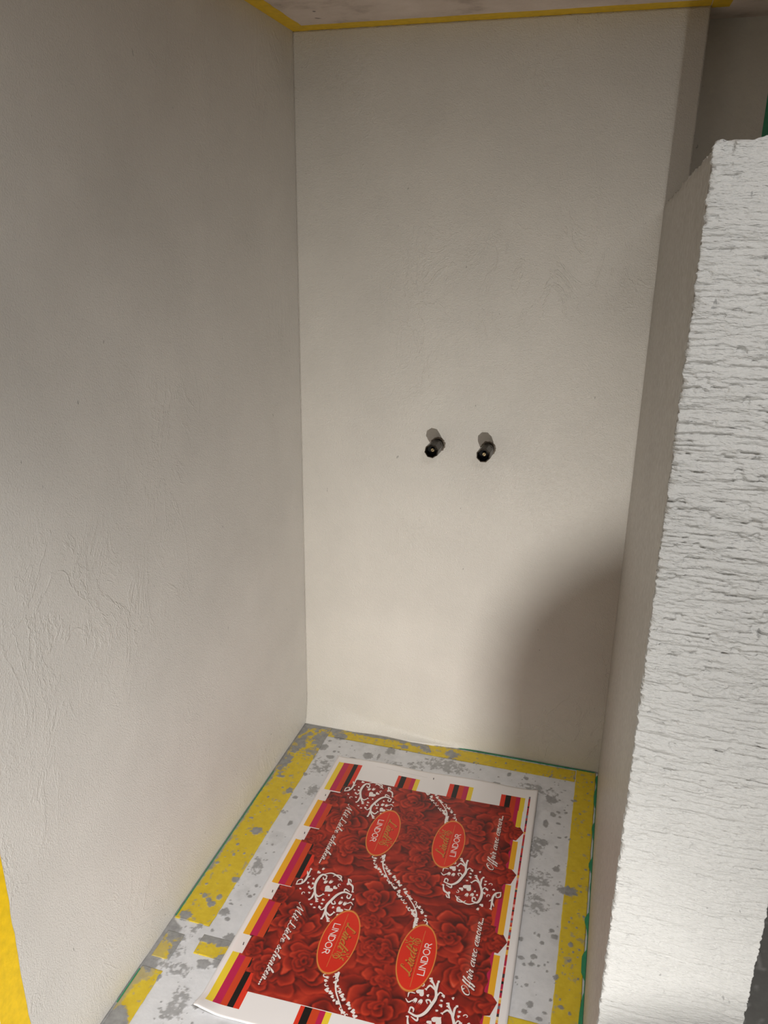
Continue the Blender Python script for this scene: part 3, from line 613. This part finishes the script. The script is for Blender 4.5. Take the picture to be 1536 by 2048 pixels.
# lettering ----------------------------------------------------------------------
GL = {
 'a': (1.05, [[(.85,.75),(.55,1),(.15,.7),(.05,.25),(.3,0),(.6,.3),(.85,.9)],[(.85,1),(.75,.3),(.88,0),(1.1,.25)]]),
 'b': (.95, [[(0,.3),(.35,1.3),(.5,2),(.35,2.15),(.22,1.6),(.12,.4),(.35,0),(.65,.2),(.7,.7),(.55,.95),(.9,.85)]]),
 'c': (.72, [[(.65,.8),(.45,1),(.1,.65),(.1,.2),(.35,0),(.72,.3)]]),
 'd': (1.05, [[(.8,.75),(.5,1),(.12,.7),(.05,.25),(.3,0),(.6,.3),(.85,1)],[(1.0,2.1),(.8,1),(.72,.3),(.85,0),(1.1,.25)]]),
 'e': (.70, [[(.05,.35),(.45,.6),(.5,.9),(.3,1),(.08,.6),(.1,.15),(.35,0),(.72,.3)]]),
 'f': (.58, [[(0,.2),(.4,1.3),(.65,2.1),(.5,2.2),(.32,1.5),(.18,0),(.05,-.9),(.18,-1),(.32,-.4),(.3,.1),(.6,.3)]]),
 'h': (.98, [[(0,.2),(.4,1.4),(.55,2.1),(.4,2.15),(.22,1.4),(.08,0)],[(.12,.4),(.45,.95),(.65,.9),(.6,.3),(.7,0),(.98,.25)]]),
 'i': (.50, [[(0,.3),(.25,1),(.15,.3),(.3,0),(.5,.25)],[(.34,1.45),(.37,1.5)]]),
 'k': (.90, [[(0,.2),(.4,1.4),(.55,2.1),(.4,2.15),(.22,1.4),(.08,0)],[(.15,.5),(.5,1),(.6,.8),(.3,.55),(.6,.1),(.9,.25)]]),
 'm': (1.22, [[(0,.3),(.2,1),(.1,0)],[(.12,.4),(.4,.98),(.5,.9),(.42,0)],[(.44,.4),(.75,.98),(.85,.85),(.78,.2),(.9,0),(1.22,.25)]]),
 'n': (.92, [[(0,.3),(.2,1),(.1,0)],[(.12,.4),(.42,.98),(.55,.85),(.48,.2),(.6,0),(.92,.25)]]),
 'o': (.85, [[(.5,.95),(.3,1),(.05,.6),(.1,.15),(.35,0),(.6,.3),(.6,.75),(.45,1),(.55,.8),(.85,.8)]]),
 'r': (.74, [[(0,.3),(.2,1.08),(.3,.95),(.55,.95),(.42,.4),(.48,0),(.74,.25)]]),
 's': (.62, [[(0,.2),(.3,1.12),(.38,.7),(.48,.3),(.3,0),(.08,.1)],[(.4,.15),(.62,.3)]]),
 't': (.62, [[(0,.3),(.35,1.2),(.45,1.75),(.25,.4),(.38,0),(.62,.25)],[(.08,1.15),(.62,1.2)]]),
 'u': (1.0, [[(0,.3),(.2,1),(.1,.3),(.3,0),(.6,.4),(.74,1),(.62,.3),(.75,0),(1,.25)]]),
 'v': (.85, [[(0,.4),(.2,1),(.25,.3),(.35,0),(.6,.4),(.65,1),(.85,.85)]]),
 'l': (.50, [[(0,.3),(.4,1.4),(.5,2.1),(.35,2.1),(.2,1),(.12,.2),(.3,0),(.5,.25)]]),
 'M': (2.0, [[(-.3,.25),(-.05,.05),(.35,1.1),(.75,2.1)],[(.75,2.1),(.72,1),(.78,.05)],[(.78,.05),(1.15,1.2),(1.6,2.1)],[(1.6,2.1),(1.45,.8),(1.55,.05),(1.9,.3)]]),
 'L': (1.30, [[(.80,1.70),(.72,2.12),(.45,2.15),(.38,1.6),(.34,.9),(.2,.2),(-.12,0),(-.18,.25),(.25,.22),(.75,.0),(1.05,.05),(1.3,.4)]]),
 'O': (1.45, [[(.9,2.05),(.4,1.9),(0,1),(.2,.1),(.7,0),(1.2,.8),(1.2,1.7),(.8,2.15),(.5,1.8),(.7,1.45)]]),
 '.': (.36, [[(.12,.05),(.15,.1)]]), ' ': (.62, []),
}
def text_width(s_): return sum(GL[c][0] for c in s_)
def script(s_, x, y0, y1, xh, f, col, thick, slant=0.42, shadow=None, down=False):
    """lettering that reads towards +y with its top towards +x; baseline at x"""
    sc = (y1-y0)/text_width(s_); pen = 0
    for ch in s_:
        adv, strokes = GL[ch]
        for st in strokes:
            q = spline(st, 7) if len(st) > 2 else np.array(st, float)
            X_ = x + q[:, 1]*xh; Y_ = y0 + (pen+q[:, 0]+slant*q[:, 1]*xh/sc)*sc
            p = f(np.stack([X_, Y_], -1)); dv = np.gradient(q, axis=0)
            wd = thick*(0.55+0.85*np.clip(-dv[:, 1]/(np.linalg.norm(dv, axis=1)+1e-6), 0, 1))
            if ch == '.' or (ch == 'i' and st is strokes[-1]): wd = np.full(len(q), thick*1.7)
            if shadow: stroke(p+np.array((4, 3)), wd+1.5, shadow, 1.5, 0.65)
            stroke(p, wd, col, 1.0)
        pen += adv
SANS = {'L': (.62, [[(.05,1),(.05,0),(.58,0)]]), 'I': (.26, [[(.08,0),(.08,1)]]), 'N': (.86, [[(.05,0),(.05,1),(.72,0),(.72,1)]]),
        'D': (.86, [[(.05,0),(.05,1),(.36,1),(.62,.85),(.72,.5),(.62,.15),(.36,0),(.05,0)]]), 'R': (.72, [[(.05,0),(.05,1),(.36,1),(.52,.9),(.55,.72),(.48,.55),(.34,.48),(.05,.48)],[(.32,.48),(.62,0)]]),
        'O': (.96, [[(.42+.38*math.sin(t), .5+.52*math.cos(t)) for t in np.linspace(0, 2*math.pi, 20)]])}
def sans(s_, x, y0, y1, hgt, f, col, thick):
    sc = (y1-y0)/sum(SANS[c][0] for c in s_); pen = 0
    for ch in s_:
        for st in SANS[ch][1]:
            q = np.array(st, float); stroke(f(np.stack([x+q[:, 1]*hgt, y0+(pen+q[:, 0])*sc], -1)), thick, col, 1.0)
        pen += SANS[ch][0]
def oval(k, flip):
    f = T0(k, flip); c = f(np.array((516., 646.))); A_, B_ = 94.0, 206.0
    # slightly tilted upright oval, gold rim
    w = window(c[0]-A_-12, c[0]+A_+12, c[1]-B_-12, c[1]+B_+12)
    if w is None: return
    sl, x, y = w; d = np.sqrt(((x-c[0])/A_)**2+((y-c[1])/B_)**2)
    blend(sl, sstep(1.03, 0.98, d).astype(np.float32), (0.86, 0.56, 0.26))
    g = np.clip((y-c[1])/B_*(1 if flip else -1), -1, 1)[..., None]*0.02
    a = sstep(0.965, 0.935, d)[..., None]; IMG[sl] = IMG[sl]*(1-a)+(np.array((0.845, 0.165, 0.085))+g*np.array((1, .5, .3)))*a
    stroke(f(np.array([(508., 468.), (508., 812.)])), [2.6, 2.6], (0.80, 0.50, 0.25))
    sans('LINDOR', 459, 544, 744, 31, f, WHT, 5.2)
    script('Lindt', 523, 530, 690, 26, f, GOLD, 6.0, 0.50, (0.45, 0.10, 0.03))
    # gold winged emblem after the script
    for st in ([(528, 712), (548, 716), (560, 728), (574, 722)], [(560, 728), (545, 738), (530, 734), (520, 742)], [(520, 728), (536, 724), (556, 742), (574, 746)],
               [(548, 716), (560, 706), (572, 708)], [(536, 750), (548, 744), (552, 730)], [(556, 752), (562, 742), (576, 756)], [(514, 736), (524, 750), (540, 752)], [(584, 726), (594, 730)], [(578, 716), (590, 712)]):
        q = spline(st, 5); stroke(f(q)+np.array((3, 2)), 5, (0.45, 0.10, 0.03), 1.2, 0.5); stroke(f(q), 5, GOLD)
for k in (-1, 0, 1):
    oval(k, False); oval(k, True)
for k in (0, 1):
    f0, f1 = T0(k, False), T0(k, True)
    for f, x0, y0, y1 in ((f0, 232, 470, 996), (f1, 232, 500, 1006)):     # soft pale glow printed behind the writing
        q = f(np.array([(x0+24, y0+30), (x0+24, y1-60)])); stroke(q, 34, (0.86, 0.45, 0.36), 40, 0.22 if f is f0 else 0.38)
    script('Mit Liebe schenken...', 229, 470, 996, 19, f0, WHT, 5.0, 0.45, SHD)
    script('Offrir avec amour...', 230, 496, 978, 19, f1, WHT, 5.0, 0.45, SHD)
IMG[1878:1984, int(U(0.146)):int(U(0.325))] = (0.93, 0.915, 0.91)
for a, c2_ in ((0.441, 0.584), (0.701, 0.834)): IMG[1878:1984, int(U(a)):int(U(c2_))] = (0.93, 0.915, 0.91)
IMG[:214] = TOP; IMG[1876:] = BOT
w = window(11, 28, 40, 1990); blend(w[0], np.full(w[1].shape, 0.55, np.float32), (0.93, 0.88, 0.87))
# colour control strip on the right margin
cs = [(0.75, 0.16, 0.12), (0.75, 0.16, 0.12), (0.87, 0.35, 0.28), (0.93, 0.70, 0.25), (0.06, 0.04, 0.04), (0.62, 0.06, 0.10), (0.80, 0.20, 0.12), (0.92, 0.60, 0.58), (0.70, 0.09, 0.28), (0.93, 0.82, 0.60), (0.25, 0.18, 0.2), (0.75, 0.16, 0.12), (0.45, 0.45, 0.5)]
y = 76; rc = np.random.RandomState(9)
while y < 1980:
    h = rc.randint(8, 24); rect(U(0.9625), U(0.9700), y, min(1980, y+h), cs[rc.randint(len(cs))]); y += h
# tiny register marks and a hairline row in the top margin
stroke([(700, 52), (702, 66)], 5, (0.1, 0.08, 0.08)); 
for i in range(60): stroke([(300+i*6, 50+0.15*i), (303+i*6, 50+0.15*i)], 2.0, (0.62, 0.60, 0.60), 1, 0.6)

img = bpy.data.images.new('printed_roses', PW, PH, alpha=False)
rgba = np.ones((PH, PW, 4), np.float32); rgba[..., :3] = np.clip(IMG[::-1], 0, 1)
img.pixels.foreach_set(rgba.ravel()); img.update(); img.pack()
m, nt, b = mat('rose_print', 0.34, 0.45)
ti = N(nt, 'ShaderNodeTexImage'); ti.image = img; ti.extension = 'EXTEND'
uvn = N(nt, 'ShaderNodeUVMap'); uvn.uv_map = 'print'
nt.links.new(uvn.outputs[0], ti.inputs[0]); nt.links.new(ti.outputs[0], b.inputs['Base Color'])
M['print'] = m
# the sheet itself: lies on the floor, a little wavy, its near left corner curled up
nu, nv = 110, 150
TLc, TRc, BLc, BRc = np.array((0.1760, -0.1696)), np.array((0.8206, -0.1528)), np.array((0.1757, -1.1036)), np.array((0.8410, -1.0866))
uu, vv = np.linspace(0, 1, nu), np.linspace(0, 1.016, nv); Ug, Vg = np.meshgrid(uu, vv, indexing='ij')
base = ((1-Vg)*(1-Ug))[..., None]*TLc + ((1-Vg)*Ug)[..., None]*TRc + (Vg*(1-Ug))[..., None]*BLc + (Vg*Ug)[..., None]*BRc
zz = 0.0045 + 0.0012*np.sin(Ug*7+Vg*5) + 0.0050*np.exp(-Vg/0.05)*(0.5+0.5*np.sin(Ug*13.0-1.2)) \
     + 0.0030*sstep(0.035, 0.0, Ug) + 0.013*sstep(0.10, 0.0, Ug)*sstep(0.965, 1.016, Vg) + 0.0030*sstep(0.95, 1.0, Ug)
zz = np.maximum(zz, 0.0040)
verts = np.concatenate([base, zz[..., None]], -1).reshape(-1, 3)
idx = np.arange(nu*nv).reshape(nu, nv)
q = np.stack([idx[:-1, 1:], idx[1:, 1:], idx[1:, :-1], idx[:-1, :-1]], -1).reshape(-1, 4)
me = bpy.data.meshes.new('printed_sheet'); me.from_pydata(verts.tolist(), [], q.tolist()); me.update()
uvl = me.uv_layers.new(name='print'); vi = np.empty(len(me.loops), np.int32); me.loops.foreach_get('vertex_index', vi)
uvs = np.stack([Ug.ravel()[vi], 1-np.clip(Vg.ravel()[vi], 0, 1)], -1); uvl.data.foreach_set('uv', uvs.astype(np.float32).ravel())
sheet = obj('printed_sheet', me, [M['print'], M['paper_back']], smooth=True, label='red rose-printed packaging sheet lying on the niche floor', cat='printed sheet')
so = sheet.modifiers.new('thickness', 'SOLIDIFY'); so.thickness = 0.0005; so.offset = -1; so.material_offset = 1; so.material_offset_rim = 1

# ---------------------------------------------------------------- out of view: the work lamp and a sack added to shade the corner
lampo = bpy.data.objects.new('work_light', None); COL.objects.link(lampo); lampo.location = (LAMP.x, LAMP.y-0.05, 0)
lampo['label'] = 'small black work light standing on the floor behind the viewer'; lampo['category'] = 'lamp'
def lbox(name, x0, x1, y0, y1, z0, z1, mm, **kw):
    bm = bmesh.new(); box_bm(bm, x0, x1, y0, y1, z0, z1); bmesh.ops.bevel(bm, geom=bm.edges[:], offset=0.003, segments=2, affect='EDGES')
    return obj(name, from_bm(bm, name), mm, lampo, **kw)
lbox('housing', -0.05, 0.05, -0.03, 0.025, 0.05, 0.15, M['black_plastic'])
lbox('lens', -0.035, 0.035, 0.025, 0.034, 0.065, 0.135, M['frosted'])
lbox('foot', -0.09, 0.09, -0.06, 0.06, 0.0, 0.015, M['black_plastic'])
lbox('stand', -0.012, 0.012, -0.02, 0.0, 0.012, 0.075, M['black_plastic'])
# sack with rounded shoulders, shaped to cast the soft corner shadow
SX, SY, SW, SD, SH = 1.06, -2.57, 0.122, 0.07, 0.210
bm = bmesh.new(); n = 40; prev = None; rk = np.random.RandomState(5)
for i, t in enumerate(np.linspace(0, 1, 26)):
    z = SH*t; e = (1-np.clip((t-0.5)/0.5, 0, 1)**2.5)**0.5
    e = max(e, 0.02)*(0.98+0.02*math.sin(t*9)); ring = []
    for k in range(n):
        a = 2*math.pi*k/n; cx_, sy_ = math.cos(a), math.sin(a)
        r = 1+0.03*math.sin(5*a+t*7)
        ring.append(bm.verts.new((SX+SW*e*r*math.copysign(abs(cx_)**0.75, cx_), SY+SD*e*r*math.copysign(abs(sy_)**0.75, sy_), z)))
    if prev:
        for k in range(n): bm.faces.new((prev[k], prev[(k+1) % n], ring[(k+1) % n], ring[k]))
    else: bm.faces.new(ring[::-1])
    prev = ring
bm.faces.new(prev)
bmesh.ops.recalc_face_normals(bm, faces=bm.faces)
obj('shadow_blocker', from_bm(bm, 'shadow_blocker'), M['blocker'], smooth=True, label='unseen brown sack standing on the floor in front of the partition', cat='blocker')

# unseen housings: the ceiling lamp, and a disc made up for the floor fill
for (cx, cy, rad, lab) in ((1.22, -2.20, 0.25, 'round ceiling lamp above the partition end, out of view'), (0.40, -2.10, 0.22, 'round disc added above the niche opening for the unseen floor fill')):
    bm = bmesh.new()
    bmesh.ops.create_cone(bm, cap_ends=True, segments=40, radius1=rad, radius2=rad, depth=0.018, matrix=Matrix.Translation((cx, cy, H-0.0095)))
    obj('unseen_ceiling_lamp', from_bm(bm, 'unseen_ceiling_lamp'), M['frosted'], label=lab, cat='lamp')
